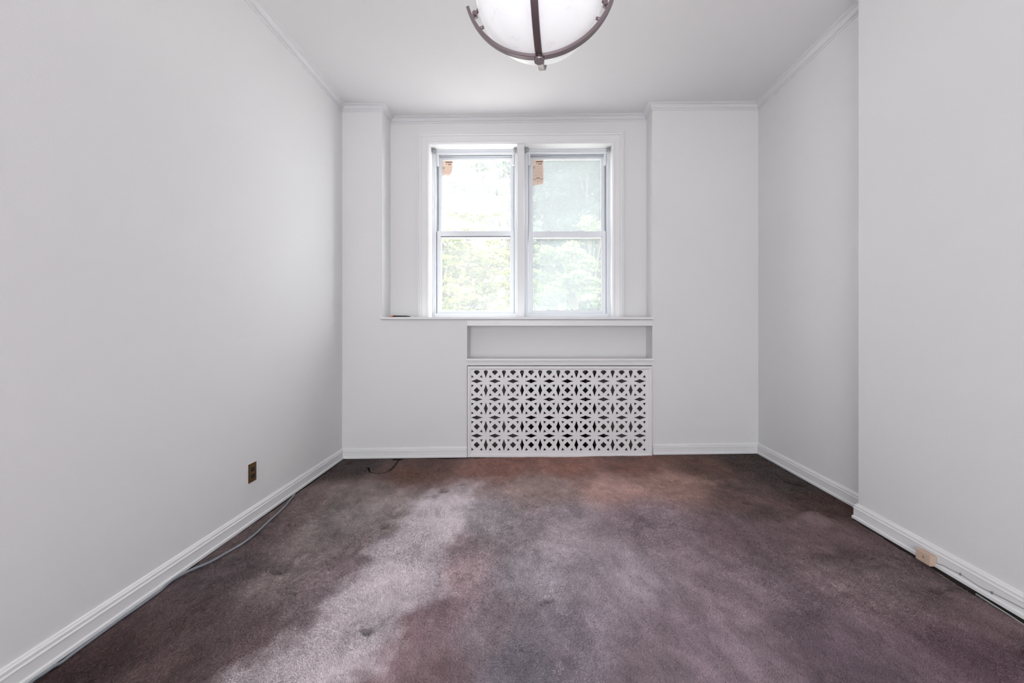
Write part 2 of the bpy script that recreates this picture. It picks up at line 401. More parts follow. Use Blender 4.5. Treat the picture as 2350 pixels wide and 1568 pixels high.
W1, low1, up1 = window(1, OX0+.006, MX0, M['glass_a'], False)
W2, low2, up2 = window(2, MX1, OX1-.006, M['glass_b'], True)
# dark dried streaks on the glass
bm = bmesh.new(); xx = (1140-1216)*4.11/1000; zz = EYE+(750-443)*4.11/1000
vs = [bm.verts.new(p) for p in ((xx-.001, .195, zz+.062), (xx+.0015, .195, zz+.02), (xx+.0035, .195, zz-.02), (xx+.0005, .195, zz-.062), (xx-.0035, .195, zz-.02), (xx-.002, .195, zz+.02))]
f = bm.faces.new(vs); g = bmesh.ops.extrude_face_region(bm, geom=[f]); [setattr(v.co, 'y', v.co.y-.001) for v in g['geom'] if isinstance(v, bmesh.types.BMVert)]
tag(fin(bm, 'streak', M['track'], up1), 'thin dark streak on the glass')
bm = bmesh.new(); xx = (1224.5-1216)*4.07/1000; zz = EYE+(750-566)*4.07/1000
vs = [bm.verts.new(p) for p in ((xx+.003, .159, zz+.012), (xx+.003, .159, zz-.002), (xx, .159, zz-.014), (xx-.003, .159, zz-.002), (xx-.002, .159, zz+.006))]
f = bm.faces.new(vs); g = bmesh.ops.extrude_face_region(bm, geom=[f]); [setattr(v.co, 'y', v.co.y-.001) for v in g['geom'] if isinstance(v, bmesh.types.BMVert)]
tag(fin(bm, 'streak', M['track'], low2), 'small grey smudge on the glass')

# ------------------------------------------------------------------ radiator grille
gr = empty('radiator_grille', (0, D, 0)); tag(gr, 'white pierced metal radiator grille panel set under the window niche', 'grille')
gx0, gx1 = xpx(1073.5), xpx(1495.5); gz1, gz0 = zpx(840.5), zpx(1048.6)
px0, px1 = xpx(1082), xpx(1484.5); pz1, pz0 = zpx(850), zpx(1035)
yg = -.012
def clip(poly, ax, lim, sgn):
    out = []
    for i in range(len(poly)):
        a, b = poly[i-1], poly[i]; ia, ib = sgn*(a[ax]-lim) <= 0, sgn*(b[ax]-lim) <= 0
        if ia != ib:
            t = (lim-a[ax])/(b[ax]-a[ax]); out.append((a[0]+t*(b[0]-a[0]), a[1]+t*(b[1]-a[1])))
        if ib: out.append(b)
    return out
holes = []
per = 41.47/PX; perz = 41.68/PX; cx0 = xpx(1094.4); cz0 = zpx(1020.6)
SQ = [(-.172, 0), (-.02, -.155), (.02, -.155), (.172, 0), (.02, .155), (-.02, .155)]
SQ = [(-.172, 0), (0, -.172), (.172, 0), (0, .172)]
DV = [(0, -.335), (.028, -.235), (.072, -.10), (.118, 0), (.072, .10), (.028, .235), (0, .335), (-.028, .235), (-.072, .10), (-.118, 0), (-.072, -.10), (-.028, -.235)]
TR = [(.272, .162), (.300, .235), (.322, .322), (.235, .300), (.162, .285), (.215, .225)]
def addhole(cx, cz, poly):
    pts = [(cx+u*per, cz+v*perz) for u, v in poly]
    e = .0006
    for ax, lim, s in ((0, px1-e, 1), (0, px0+e, -1), (1, pz1-e, 1), (1, pz0+e, -1)):
        pts = clip(pts, ax, lim, s)
        if len(pts) < 3: return
    ar = abs(sum(pts[i-1][0]*pts[i][1]-pts[i][0]*pts[i-1][1] for i in range(len(pts))))/2
    if ar > 8e-6: holes.append(pts)
for i in range(-1, 11):
    for j in range(-1, 6):
        cx, cz = cx0+i*per, cz0+j*perz
        if 0 <= i <= 9 and 0 <= j:
            addhole(cx, cz, SQ)
            for sx in (-1, 1):
                for sz in (-1, 1): addhole(cx, cz, [(sx*u, sz*v) for u, v in TR])
        if j >= 0 and 0 <= i < 9: addhole(cx+per/2, cz, DV)
        if 0 <= i <= 9 and j >= 0: addhole(cx, cz+perz/2, [(v, u) for u, v in DV])
cu = bpy.data.curves.new('g', 'CURVE'); cu.dimensions = '2D'; cu.fill_mode = 'BOTH'; cu.extrude = .002
for pts in [[(gx0+.012, gz0+.012), (gx1-.012, gz0+.012), (gx1-.012, gz1-.012), (gx0+.012, gz1-.012)]]+holes:
    sp = cu.splines.new('POLY'); sp.points.add(len(pts)-1); sp.use_cyclic_u = True
    for k, (x, z) in enumerate(pts): sp.points[k].co = (x, z, 0, 1)
co = bpy.data.objects.new('g', cu); COL.objects.link(co)
bpy.context.view_layer.update()
me = bpy.data.meshes.new_from_object(co.evaluated_get(bpy.context.evaluated_depsgraph_get()))
bpy.data.objects.remove(co)
me.transform(Matrix.Rotation(math.radians(90), 4, 'X'))
me.materials.clear()
pn = new_obj('pierced_panel', me, gr, [M['grille']]); pn.location.y = yg+.004
# mitred frame moulding, each side its own bar
fprof = [(0, .004), (0, -.006), (.004, -.009), (.013, -.0095), (.016, -.007), (.020, -.0075), (.026, -.003), (.030, .002), (.032, .004)]
c4 = [(gx0, gz0, 1, 1), (gx0, gz1, 1, -1), (gx1, gz1, -1, -1), (gx1, gz0, -1, 1)]
for i in range(4):
    a, b = c4[i], c4[(i+1) % 4]; bm = bmesh.new(); rows = []
    for (x, z, sx, sz) in (a, b): rows.append([bm.verts.new((x+sx*o, yg+h, z+sz*o)) for o, h in fprof])
    for j in range(len(fprof)): k = (j+1) % len(fprof); bm.faces.new((rows[0][j], rows[0][k], rows[1][k], rows[1][j]))
    bm.faces.new(rows[0]); bm.faces.new(rows[1]); fin(bm, 'frame_rail', M['grille'], gr)
bm = bmesh.new(); box(bm, gx0, gx1, D-.010, D+.02, z_gt-.0075, z_gt+.0005)
box(bm, gx0+.004, gx1-.004, D-.003, D-.001, gz1, z_gt)
bm.free()
# radiator in the recess behind
rad = empty('radiator', (xpx(1283), 3.86, 0)); tag(rad, 'dark cast-iron column radiator standing in the recess behind the grille', 'radiator')
for k in range(9):
    bm = bmesh.new(); x = -.30+k*.075
    for yy in (-.05, .05): cyl(bm, (x, yy, .06), (x, yy, .69), .021, n=14)
    cyl(bm, (x, -.05, .69), (x, .05, .69), .024, n=14); cyl(bm, (x, -.05, .10), (x, .05, .10), .024, n=14)
    fin(bm, 'radiator_section', M['iron'], rad)
for z in (.11, .68):
    bm = bmesh.new(); cyl(bm, (-.34, 0, z), (.34, 0, z), .018); fin(bm, 'header_pipe', M['iron'], rad)
for x in (-.30, .30):
    for y in (-.05, .05): bm = bmesh.new(); cyl(bm, (x, y, -.045), (x, y, .08), .016, .02); fin(bm, 'foot', M['iron'], rad)
bm = bmesh.new(); tube(bm, catmull([(.33, 0, .11), (.44, 0, .11), (.50, 0, .09), (.52, 0, .02), (.52, 0, -.04)]), .016, 12); cyl(bm, (.40, 0, .11), (.40, 0, .17), .014); cyl(bm, (.40, 0, .165), (.40, 0, .19), .028)
fin(bm, 'supply_valve', M['iron'], rad)

# ------------------------------------------------------------------ carpet
def noise2(x, y, seed, octs=((1, 1),)):
    """value noise, smooth, numpy"""
    tot = np.zeros_like(x)
    for k, (fr, am) in enumerate(octs):
        rs = np.random.RandomState(seed+k); G = rs.rand(256, 256)
        u, v = x*fr+50, y*fr+50; iu, iv = np.floor(u).astype(int), np.floor(v).astype(int); fu, fv = u-iu, v-iv
        fu, fv = fu*fu*(3-2*fu), fv*fv*(3-2*fv)
        g = lambda a, b: G[a % 256, b % 256]
        tot += am*((g(iu, iv)*(1-fu)+g(iu+1, iv)*fu)*(1-fv)+(g(iu, iv+1)*(1-fu)+g(iu+1, iv+1)*fu)*fv-.5)
    return tot
DENTS = [(1232, 1161, .022, .012), (1712, 1152, .030, .014), (1262, 1376, .022, .015), (1243, 1385, .015, .008), (1942, 1356, .03, .016), (1833, 1107, .06, .012), (1595, 1054, .055, .01), (1835, 1140, .03, .012),
         (2155, 1353, .05, .012), (1660, 1112, .07, .006), (640, 1310, .03, .012), (1285, 1532, .03, -.008), (1870, 1190, .09, -.014), (690, 1285, .05, -.010), (800, 1060, .05, .012), (1020, 1127, .03, .008), (1925, 1172, .08, .006), (843, 1448, .02, .006), (880, 1208, .02, .006)]
ARC = [floor_pt(*p) for p in ((845, 1073), (849, 1083), (865, 1085.5), (882, 1084.5), (894, 1080), (902, 1073), (907, 1066), (913, 1058), (920, 1054))]
def height(X, Y):
    h = .010*noise2(X, Y, 11, ((1.3, 1), (3.1, .45), (7, .22)))+.004*noise2(X, Y, 31, ((14, 1), (33, .6)))
    for px, py, r, d in DENTS:
        r = r*.75; p = floor_pt(px, py); q = ((X-p.x)**2+(Y-p.y)**2)/(r*r)
        h -= 2.8*d*np.exp(-q*q if r > .045 and d > 0 else -q)
    # sinks and pulls away along the near right wall
    side = np.clip((X-(XP-.10))/.09, 0, 1)*(Y < YP+.02)
    amp = np.clip((2.30-Y)/.5, 0.25, 1)
    h -= .020*side**2*amp
    # short of the left baseboard it dips under the cable
    h -= .006*np.clip(((XL+.09)-X)/.07, 0, 1)
    return h
def arc_dist(X, Y):
    best = np.full_like(X, 9.)
    for a, b in zip(ARC, ARC[1:]):
        ax, ay, bx, by = a.x, a.y, b.x, b.y; L = (bx-ax)**2+(by-ay)**2
        t = np.clip(((X-ax)*(bx-ax)+(Y-ay)*(by-ay))/L, 0, 1)
        best = np.minimum(best, np.hypot(X-ax-t*(bx-ax), Y-ay-t*(by-ay)))
    return best
# dye colour of the pile (with some of the room's light and shade painted in): control points in plan
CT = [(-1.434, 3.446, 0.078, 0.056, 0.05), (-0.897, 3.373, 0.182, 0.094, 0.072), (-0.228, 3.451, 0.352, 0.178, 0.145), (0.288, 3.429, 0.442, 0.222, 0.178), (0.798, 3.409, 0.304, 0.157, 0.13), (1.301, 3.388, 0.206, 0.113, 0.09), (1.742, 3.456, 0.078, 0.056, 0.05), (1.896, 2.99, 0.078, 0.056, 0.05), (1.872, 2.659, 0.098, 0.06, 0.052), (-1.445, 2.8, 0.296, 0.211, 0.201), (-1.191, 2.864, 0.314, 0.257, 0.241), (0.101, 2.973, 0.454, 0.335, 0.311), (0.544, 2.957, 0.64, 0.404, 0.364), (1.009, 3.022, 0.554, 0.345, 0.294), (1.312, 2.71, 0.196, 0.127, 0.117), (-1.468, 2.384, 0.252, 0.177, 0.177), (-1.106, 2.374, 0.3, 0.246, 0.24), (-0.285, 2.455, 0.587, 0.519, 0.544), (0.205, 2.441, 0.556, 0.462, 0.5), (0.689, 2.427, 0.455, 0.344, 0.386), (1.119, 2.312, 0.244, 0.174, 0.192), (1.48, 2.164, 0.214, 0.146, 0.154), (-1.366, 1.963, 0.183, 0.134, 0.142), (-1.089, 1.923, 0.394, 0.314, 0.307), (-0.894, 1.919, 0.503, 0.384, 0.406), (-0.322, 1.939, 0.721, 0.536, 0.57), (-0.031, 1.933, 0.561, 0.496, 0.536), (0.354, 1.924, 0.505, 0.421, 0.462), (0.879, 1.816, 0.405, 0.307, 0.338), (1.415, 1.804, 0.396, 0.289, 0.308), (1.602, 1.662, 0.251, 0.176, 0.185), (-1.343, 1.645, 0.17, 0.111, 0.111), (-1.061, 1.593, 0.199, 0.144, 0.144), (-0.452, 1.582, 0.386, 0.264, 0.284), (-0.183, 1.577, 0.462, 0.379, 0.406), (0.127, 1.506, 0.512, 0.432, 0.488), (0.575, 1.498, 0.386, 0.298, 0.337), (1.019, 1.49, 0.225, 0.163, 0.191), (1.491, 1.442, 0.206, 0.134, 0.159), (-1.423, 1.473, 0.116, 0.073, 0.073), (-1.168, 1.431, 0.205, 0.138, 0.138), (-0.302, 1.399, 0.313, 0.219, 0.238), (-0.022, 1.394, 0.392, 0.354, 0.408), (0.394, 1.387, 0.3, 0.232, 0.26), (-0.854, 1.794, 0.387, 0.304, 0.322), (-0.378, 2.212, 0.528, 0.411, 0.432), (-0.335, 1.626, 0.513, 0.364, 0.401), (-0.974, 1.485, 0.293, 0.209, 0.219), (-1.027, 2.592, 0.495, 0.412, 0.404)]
#CARPETTABLE
# small brown spots, plus painted-in shade of dents and light on humps: pixel x, y of their place, half sizes in metres, strength
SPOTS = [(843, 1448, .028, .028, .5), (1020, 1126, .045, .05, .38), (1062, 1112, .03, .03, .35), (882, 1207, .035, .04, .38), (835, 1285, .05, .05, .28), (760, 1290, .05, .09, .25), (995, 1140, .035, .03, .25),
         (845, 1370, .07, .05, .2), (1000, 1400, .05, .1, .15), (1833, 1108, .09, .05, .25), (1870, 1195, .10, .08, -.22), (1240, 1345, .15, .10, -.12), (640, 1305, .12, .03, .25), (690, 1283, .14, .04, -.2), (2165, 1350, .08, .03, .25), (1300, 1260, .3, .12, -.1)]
# pale band running across the carpet
PALE_BAND = [(1140, 1091, .04), (1090, 1108, .13), (1030, 1135, .17), (985, 1190, .215), (960, 1240, .195), (930, 1290, .19), (893, 1340, .20), (855, 1400, .205), (810, 1455, .20), (735, 1520, .20), (640, 1590, .20), (450, 1750, .2)]
def track(X, Y):  # weight of the pale band, with ragged edges
    P = [(floor_pt(x, y), w) for x, y, w in PALE_BAND]; best = np.full_like(X, 9.)
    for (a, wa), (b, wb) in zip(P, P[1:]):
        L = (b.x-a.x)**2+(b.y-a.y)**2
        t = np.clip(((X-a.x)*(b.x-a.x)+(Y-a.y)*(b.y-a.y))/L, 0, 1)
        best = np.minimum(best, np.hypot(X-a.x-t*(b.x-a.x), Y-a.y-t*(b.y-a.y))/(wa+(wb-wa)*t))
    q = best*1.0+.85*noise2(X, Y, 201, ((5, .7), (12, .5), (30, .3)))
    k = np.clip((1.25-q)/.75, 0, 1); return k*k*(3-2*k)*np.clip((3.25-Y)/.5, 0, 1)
def dye_and_light(X, Y):
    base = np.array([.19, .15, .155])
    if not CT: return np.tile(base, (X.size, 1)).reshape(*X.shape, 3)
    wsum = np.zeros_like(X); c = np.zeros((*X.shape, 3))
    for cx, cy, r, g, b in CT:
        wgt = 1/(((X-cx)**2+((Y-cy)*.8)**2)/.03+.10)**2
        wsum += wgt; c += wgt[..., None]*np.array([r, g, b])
    c = c/wsum[..., None]; tk = track(X, Y)[..., None]*.93; c = c*(1-tk)+np.array([.92, .81, .845])*tk  # tk is the weight of the pale band
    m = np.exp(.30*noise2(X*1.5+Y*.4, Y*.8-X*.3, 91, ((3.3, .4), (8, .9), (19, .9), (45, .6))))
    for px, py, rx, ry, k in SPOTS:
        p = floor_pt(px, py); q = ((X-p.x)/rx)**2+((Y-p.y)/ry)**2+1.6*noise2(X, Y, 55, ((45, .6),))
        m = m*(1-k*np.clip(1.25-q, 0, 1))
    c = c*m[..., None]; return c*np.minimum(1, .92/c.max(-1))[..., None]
def grid_carpet():
    xs = np.arange(XL+.006, XR-.003, .0065)
    ys = np.concatenate([np.arange(YB+.01, .9, .03), np.arange(.9, 3.0, .0075), np.arange(3.0, D-.0125, .0052)])
    X, Y = np.meshgrid(xs, ys, indexing='ij'); nx, ny = X.shape
    Z = height(X, Y)+zfl(X)-.004
    V = np.stack([X, Y, Z], -1).reshape(-1, 3)
    idx = np.arange(nx*ny).reshape(nx, ny)
    q = np.stack([idx[:-1, :-1], idx[1:, :-1], idx[1:, 1:], idx[:-1, 1:]], -1).reshape(-1, 4)
    c = V[q].mean(1)
    ad = arc_dist(c[:, 0], c[:, 1])
    edge = XP-.014-.010*(noise2(c[:, 1], c[:, 1]*0, 5, ((6, 1), (20, .5)))+.5)*np.clip((2.36-c[:, 1])/.3, .2, 1)*1.6
    keep = (ad > .0072) & ~((c[:, 0] > edge) & (c[:, 1] < YP+.01)) & ~((np.hypot((c[:, 0]-floor_pt(915, 1051).x)/.045, (c[:, 1]-3.67)/.03)) < 1)
    q = q[keep]
    me = bpy.data.meshes.new('carpet')
    me.vertices.add(len(V)); me.vertices.foreach_set('co', V.ravel())
    me.loops.add(q.size); me.loops.foreach_set('vertex_index', q.ravel())
    me.polygons.add(len(q)); me.polygons.foreach_set('loop_start', np.arange(len(q))*4)
    me.polygons.foreach_set('use_smooth', np.ones(len(q), bool))
    me.update(calc_edges=True)
    at = me.color_attributes.new('dye_and_light', 'FLOAT_COLOR', 'POINT')
    c = dye_and_light(V[:, 0], V[:, 1]); at.data.foreach_set('color', np.concatenate([c, np.ones((len(c), 1))], 1).ravel())
    return me, edge
def pile_mat(name, fine):
    m = bpy.data.materials.new(name); m.use_nodes = True; nt = m.node_tree; p = nt.nodes['Principled BSDF']
    p.inputs['Roughness'].default_value = .9; p.inputs['Specular IOR Level'].default_value = .1
    p.inputs['Sheen Weight'].default_value = .25; p.inputs['Sheen Roughness'].default_value = .5
    at = nt.nodes.new('ShaderNodeAttribute'); at.attribute_name = 'dye_and_light'
    tc = nt.nodes.new('ShaderNodeTexCoord')
    mul = nt.nodes.new('ShaderNodeMix'); mul.data_type = 'RGBA'; mul.blend_type = 'MULTIPLY'; mul.inputs[0].default_value = 1
    n1 = nt.nodes.new('ShaderNodeTexNoise'); n1.inputs['Scale'].default_value = 330; n1.inputs['Detail'].default_value = 2
    n2 = nt.nodes.new('ShaderNodeTexNoise'); n2.inputs['Scale'].default_value = 9; n2.inputs['Detail'].default_value = 5; n2.inputs['Roughness'].default_value = .6
    r1 = nt.nodes.new('ShaderNodeMapRange'); r1.inputs[1].default_value = .3; r1.inputs[2].default_value = .7; r1.inputs[3].default_value = .55; r1.inputs[4].default_value = 1.45
    r2 = nt.nodes.new('ShaderNodeMapRange'); r2.inputs[1].default_value = .3; r2.inputs[2].default_value = .7; r2.inputs[3].default_value = .78; r2.inputs[4].default_value = 1.22
    mm = nt.nodes.new('ShaderNodeMath'); mm.operation = 'MULTIPLY'
    for n in (n1, n2): link(nt, tc.outputs['Object'], n.inputs['Vector'])
    link(nt, n1.outputs['Fac'], r1.inputs[0]); link(nt, n2.outputs['Fac'], r2.inputs[0])
    link(nt, r1.outputs[0], mm.inputs[0]); link(nt, r2.outputs[0], mm.inputs[1])
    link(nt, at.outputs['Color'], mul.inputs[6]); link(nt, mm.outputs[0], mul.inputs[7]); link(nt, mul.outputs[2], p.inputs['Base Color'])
    bp = nt.nodes.new('ShaderNodeBump'); bp.inputs['Strength'].default_value = .8; bp.inputs['Distance'].default_value = .004
    link(nt, n1.outputs['Fac'], bp.inputs['Height']); link(nt, bp.outputs[0], p.inputs['Normal'])
    return m
M['carpet'] = pile_mat('carpet_backing', True)
me, _ = grid_carpet()
carpet = new_obj('carpet', me, None, [M['carpet']])
tag(carpet, 'worn brown and mauve pile carpet with dents and a pale band, covering the floor', 'carpet')
def make_pile():
    N = 1150000
    rs = np.random.RandomState(4)
    # denser towards the camera
    u = rs.rand(N); Y = 1/(1/.95+(1/(D-.01)-1/.95)*u**.9)
    Xh = np.minimum(1.22*Y+.05, 2.0); X = (rs.rand(N)*2-1)*Xh
    ok = (X > XL+.024) & (X < np.where(Y < YP, XP-.03, XR-.024)) & (Y < D-.022) & (arc_dist(X, Y) > .0075)
    edge = XP-.020-.012*np.clip((2.36-Y)/.3, .2, 1)
    ok &= ~((X > edge) & (Y < YP+.01))
    ok &= np.hypot((X-floor_pt(915, 1051).x)/.047, (Y-3.67)/.032) > 1
    X, Y = X[ok], Y[ok]; N = len(X)
    Z = height(X, Y)+zfl(X)-.0045
    s = np.clip(.55+.35*Y, .85, 1.4)
    la = 2*np.pi*(noise2(X, Y, 77, ((1.6, 1.0), (5, .5))))+rs.randn(N)*1.1
    ln = (.0034+.0030*rs.rand(N))*s; wd = (.0009+.0006*rs.rand(N))*s; hgt = ln*(.30+.45*rs.rand(N))
    dx, dy = np.cos(la), np.sin(la); z0 = Z+.0006+.0012*rs.rand(N)
    V = np.empty((N, 3, 3))
    V[:, 0] = np.stack([X+dy*wd, Y-dx*wd, z0], -1); V[:, 2] = np.stack([X-dy*wd, Y+dx*wd, z0], -1)
    V[:, 1] = np.stack([X+dx*ln, Y+dy*ln, z0+hgt], -1)
    me = bpy.data.meshes.new('pile')
    me.vertices.add(N*3); me.vertices.foreach_set('co', V.ravel())
    me.loops.add(N*3); me.loops.foreach_set('vertex_index', np.arange(N*3))
    me.polygons.add(N); me.polygons.foreach_set('loop_start', np.arange(N)*3); me.update(calc_edges=True)
    e = .006; nx = -(height(X+e, Y)-height(X-e, Y))/(2*e); ny = -(height(X, Y+e)-height(X, Y-e))/(2*e)
    T = np.stack([nx*1.6+rs.randn(N)*.30-.2*np.cos(la), ny*1.6+rs.randn(N)*.30-.2*np.sin(la), np.ones(N)], -1); T /= np.linalg.norm(T, axis=1)[:, None]
    an = me.attributes.new('tuft', 'FLOAT_VECTOR', 'POINT'); an.data.foreach_set('vector', np.repeat(T, 3, 0).ravel())
    c = dye_and_light(X, Y)*(.85+.3*rs.rand(N))[:, None]*1.12; c = np.repeat(c, 3, 0); 
    at = me.color_attributes.new('dye_and_light', 'FLOAT_COLOR', 'POINT'); at.data.foreach_set('color', np.concatenate([c, np.ones((len(c), 1))], 1).ravel())
    m = bpy.data.materials.new('pile_yarn'); m.use_nodes = True; nt = m.node_tree; nt.nodes.clear(); p = nt.nodes.new('ShaderNodeBsdfDiffuse'); om = nt.nodes.new('ShaderNodeOutputMaterial'); link(nt, p.outputs[0], om.inputs[0])
    at = nt.nodes.new('ShaderNodeAttribute'); at.attribute_name = 'dye_and_light'; link(nt, at.outputs['Color'], p.inputs['Color'])
    an = nt.nodes.new('ShaderNodeAttribute'); an.attribute_name = 'tuft'; link(nt, an.outputs['Vector'], p.inputs['Normal'])
    o = new_obj('pile', me, carpet, [m]); tag(o, kind='stuff'); return o
make_pile()

# ------------------------------------------------------------------ ceiling pendant
LX, LY = .0345, 1.60; ZF = EYE+.987                # finial position
lamp = empty('pendant_lamp', (LX, LY, ZF), (0, 0, math.radians(-6.3)))
tag(lamp, 'lit pendant lamp, marbled white glass bowl in crossed dark bronze straps', 'lamp')
R = .282; TH = math.radians(73.5)
def strap(angle):
    bm = bmesh.new(); n = 48; w, t = .0125, .0058; rows = []
    for i in range(n+1):
        a = -TH+2*TH*i/n
        for rr in (): pass
        rad_ = Vector((math.sin(a), 0, -math.cos(a))); c = Vector((0, 0, R))
        row = []
        for (dy, dr) in ((-w, -t), (-w, t-.0015), (-w+.0015, t), (w-.0015, t), (w, t-.0015), (w, -t)):
            row.append(bm.verts.new(c+rad_*(R-.004+dr)+Vector((0, dy, 0))))
        rows.append(row)
    for A, B in zip(rows, rows[1:]):
        for j in range(6): f = bm.faces.new((A[j], A[(j+1) % 6], B[(j+1) % 6], B[j]))
    bm.faces.new(rows[0]); bm.faces.new(rows[-1])
    bmesh.ops.rotate(bm, verts=bm.verts, cent=(0, 0, 0), matrix=Matrix.Rotation(angle, 3, 'Z'))
    return fin(bm, 'strap', M['bronze'], lamp)
strap(0); strap(math.pi/2)
bm = bmesh.new()
cyl(bm, (0, 0, -.014), (0, 0, .004), .0185, n=32); cyl(bm, (0, 0, -.0155), (0, 0, -.014), .0175, .0185, n=32); cyl(bm, (0, 0, -.006), (0, 0, .034), .009, .012, n=20)
fin(bm, 'finial', M['bronze'], lamp)
# glass bowl
m = bpy.data.materials.new('alabaster_glass'); m.use_nodes = True; nt = m.node_tree; p = nt.nodes['Principled BSDF']
p.inputs['Base Color'].default_value = (.75, .75, .77, 1); p.inputs['Roughness'].default_value = .25
tc = nt.nodes.new('ShaderNodeTexCoord'); nz = nt.nodes.new('ShaderNodeTexNoise'); nz.inputs['Scale'].default_value = 2.6; nz.inputs['Detail'].default_value = 2; nz.inputs['Distortion'].default_value = 2.5
wv = nt.nodes.new('ShaderNodeTexWave'); wv.inputs['Scale'].default_value = 1.6; wv.inputs['Distortion'].default_value = 9; wv.inputs['Detail'].default_value = 2; wv.inputs['Detail Scale'].default_value = 1.2; wv.wave_type = 'RINGS'
link(nt, tc.outputs['Object'], nz.inputs['Vector']); link(nt, tc.outputs['Object'], wv.inputs['Vector'])
cr = nt.nodes.new('ShaderNodeValToRGB'); cr.color_ramp.elements[0].position = .0; cr.color_ramp.elements[0].color = (.74, .73, .76, 1); cr.color_ramp.elements[1].position = .10; cr.color_ramp.elements[1].color = (1, 1, 1, 1)
cr2 = nt.nodes.new('ShaderNodeValToRGB'); cr2.color_ramp.elements[0].position = .3; cr2.color_ramp.elements[0].color = (.86, .86, .89, 1); cr2.color_ramp.elements[1].position = .6
mx = nt.nodes.new('ShaderNodeMix'); mx.data_type = 'RGBA'; mx.blend_type = 'MULTIPLY'; mx.inputs[0].default_value = 1
nz2 = nt.nodes.new('ShaderNodeTexNoise'); nz2.inputs['Scale'].default_value = 4.2; nz2.inputs['Detail'].default_value = 1; nz2.inputs['Distortion'].default_value = 3
link(nt, tc.outputs['Object'], nz2.inputs['Vector'])
sb = nt.nodes.new('ShaderNodeMath'); sb.operation = 'SUBTRACT'; sb.inputs[1].default_value = .5; ab = nt.nodes.new('ShaderNodeMath'); ab.operation = 'ABSOLUTE'
link(nt, nz2.outputs['Fac'], sb.inputs[0]); link(nt, sb.outputs[0], ab.inputs[0])
cr.color_ramp.elements[1].position = .012; cr.color_ramp.elements[0].color = (.80, .79, .82, 1); cr2.color_ramp.elements[0].color = (.88, .88, .91, 1)
link(nt, ab.outputs[0], cr.inputs[0]); link(nt, nz.outputs['Fac'], cr2.inputs[0]); link(nt, cr.outputs[0], mx.inputs[6]); link(nt, cr2.outputs[0], mx.inputs[7])
link(nt, mx.outputs[2], p.inputs['Emission Color']); p.inputs['Emission Strength'].default_value = .24
M['alabaster'] = m
bm = bmesh.new(); RB = .235; cz = 1.233-.987; rings = []
segs, rn = 64, 22
for layer, rr in ((0, RB), (1, RB-.006)):
    for i in range(rn+1):
        a = math.pi/2*(i/rn)
        if i == 0: rings.append([bm.verts.new((0, 0, cz-rr))]); continue
        rings.append([bm.verts.new((rr*math.sin(a)*math.cos(2*math.pi*k/segs), rr*math.sin(a)*math.sin(2*math.pi*k/segs), cz-rr*math.cos(a))) for k in range(segs)])
def skin(A, B):
    for k in range(segs):
        if len(A) == 1: f = bm.faces.new((A[0], B[k], B[(k+1) % segs]))
        else: f = bm.faces.new((A[k], A[(k+1) % segs], B[(k+1) % segs], B[k]))
        f.smooth = True
for i in range(rn): skin(rings[i], rings[i+1])
o2 = rn+1
for i in range(rn): skin(rings[o2+i], rings[o2+i+1])
skin(rings[rn], rings[o2+rn])
fin(bm, 'glass_bowl', M['alabaster'], lamp)
# clips holding the bowl, rods up to the stem
for k in range(4):
    a = k*math.pi/2; dr = Vector((math.cos(a), math.sin(a), 0)); sd = Vector((-dr.y, dr.x, 0))
    bm = bmesh.new(); base = dr*.240+Vector((0, 0, .178))
    cyl(bm, base-sd*.012, base+sd*.012, .0085, n=18); cyl(bm, base-sd*.014, base+sd*.014, .004, n=12)
    cyl(bm, base, dr*.252+Vector((0, 0, .168)), .006, n=12); cyl(bm, base, dr*.225+Vector((0, 0, .205)), .0045, n=10)
    fin(bm, 'bowl_clip', M['bronze'], lamp)
    bm = bmesh.new(); q = dr*.215+Vector((0, 0, .130)); cyl(bm, q-dr*.008, q+dr*.009-Vector((0, 0, .007)), .006, n=14); fin(bm, 'bumper', M['bronze'], lamp)
    bm = bmesh.new(); cyl(bm, dr*.238+Vector((0, 0, .178)), dr*.02+Vector((0, 0, .46)), .004, n=10); fin(bm, 'hanging_rod', M['bronze'], lamp)
bm = bmesh.new(); zc = zce(LX)-ZF
cyl(bm, (0, 0, .44), (0, 0, zc-.03), .009, n=16); cyl(bm, (0, 0, .43), (0, 0, .475), .024, .02, n=20)
fin(bm, 'stem', M['bronze'], lamp)
bm = bmesh.new(); cyl(bm, (0, 0, zc-.035), (0, 0, zc-.012), .03, .065, n=32); cyl(bm, (0, 0, zc-.012), (0, 0, zc+.001), .065, n=32)
fin(bm, 'canopy', M['bronze'], lamp)
BG = bpy.data.materials.new('bulb_glow'); BG.use_nodes = True; pb = BG.node_tree.nodes['Principled BSDF']; pb.inputs['Emission Color'].default_value = (1, .97, .93, 1); pb.inputs['Emission Strength'].default_value = 30
for a in (0, 2.1, 4.2):
    bm = bmesh.new(); bmesh.ops.create_icosphere(bm, subdivisions=2, radius=.028, matrix=Matrix.Translation((.07*math.cos(a), .07*math.sin(a), .27)))
    fin(bm, 'bulb', BG, lamp, smooth=True)
#; mb.use_nodes = True; pb = mb.node_tree.nodes['Principled BSDF']; pb.inputs['Emission Color'].default_value = (1, .97, .93, 1); pb.inputs['Emission Strength'].default_value = 30

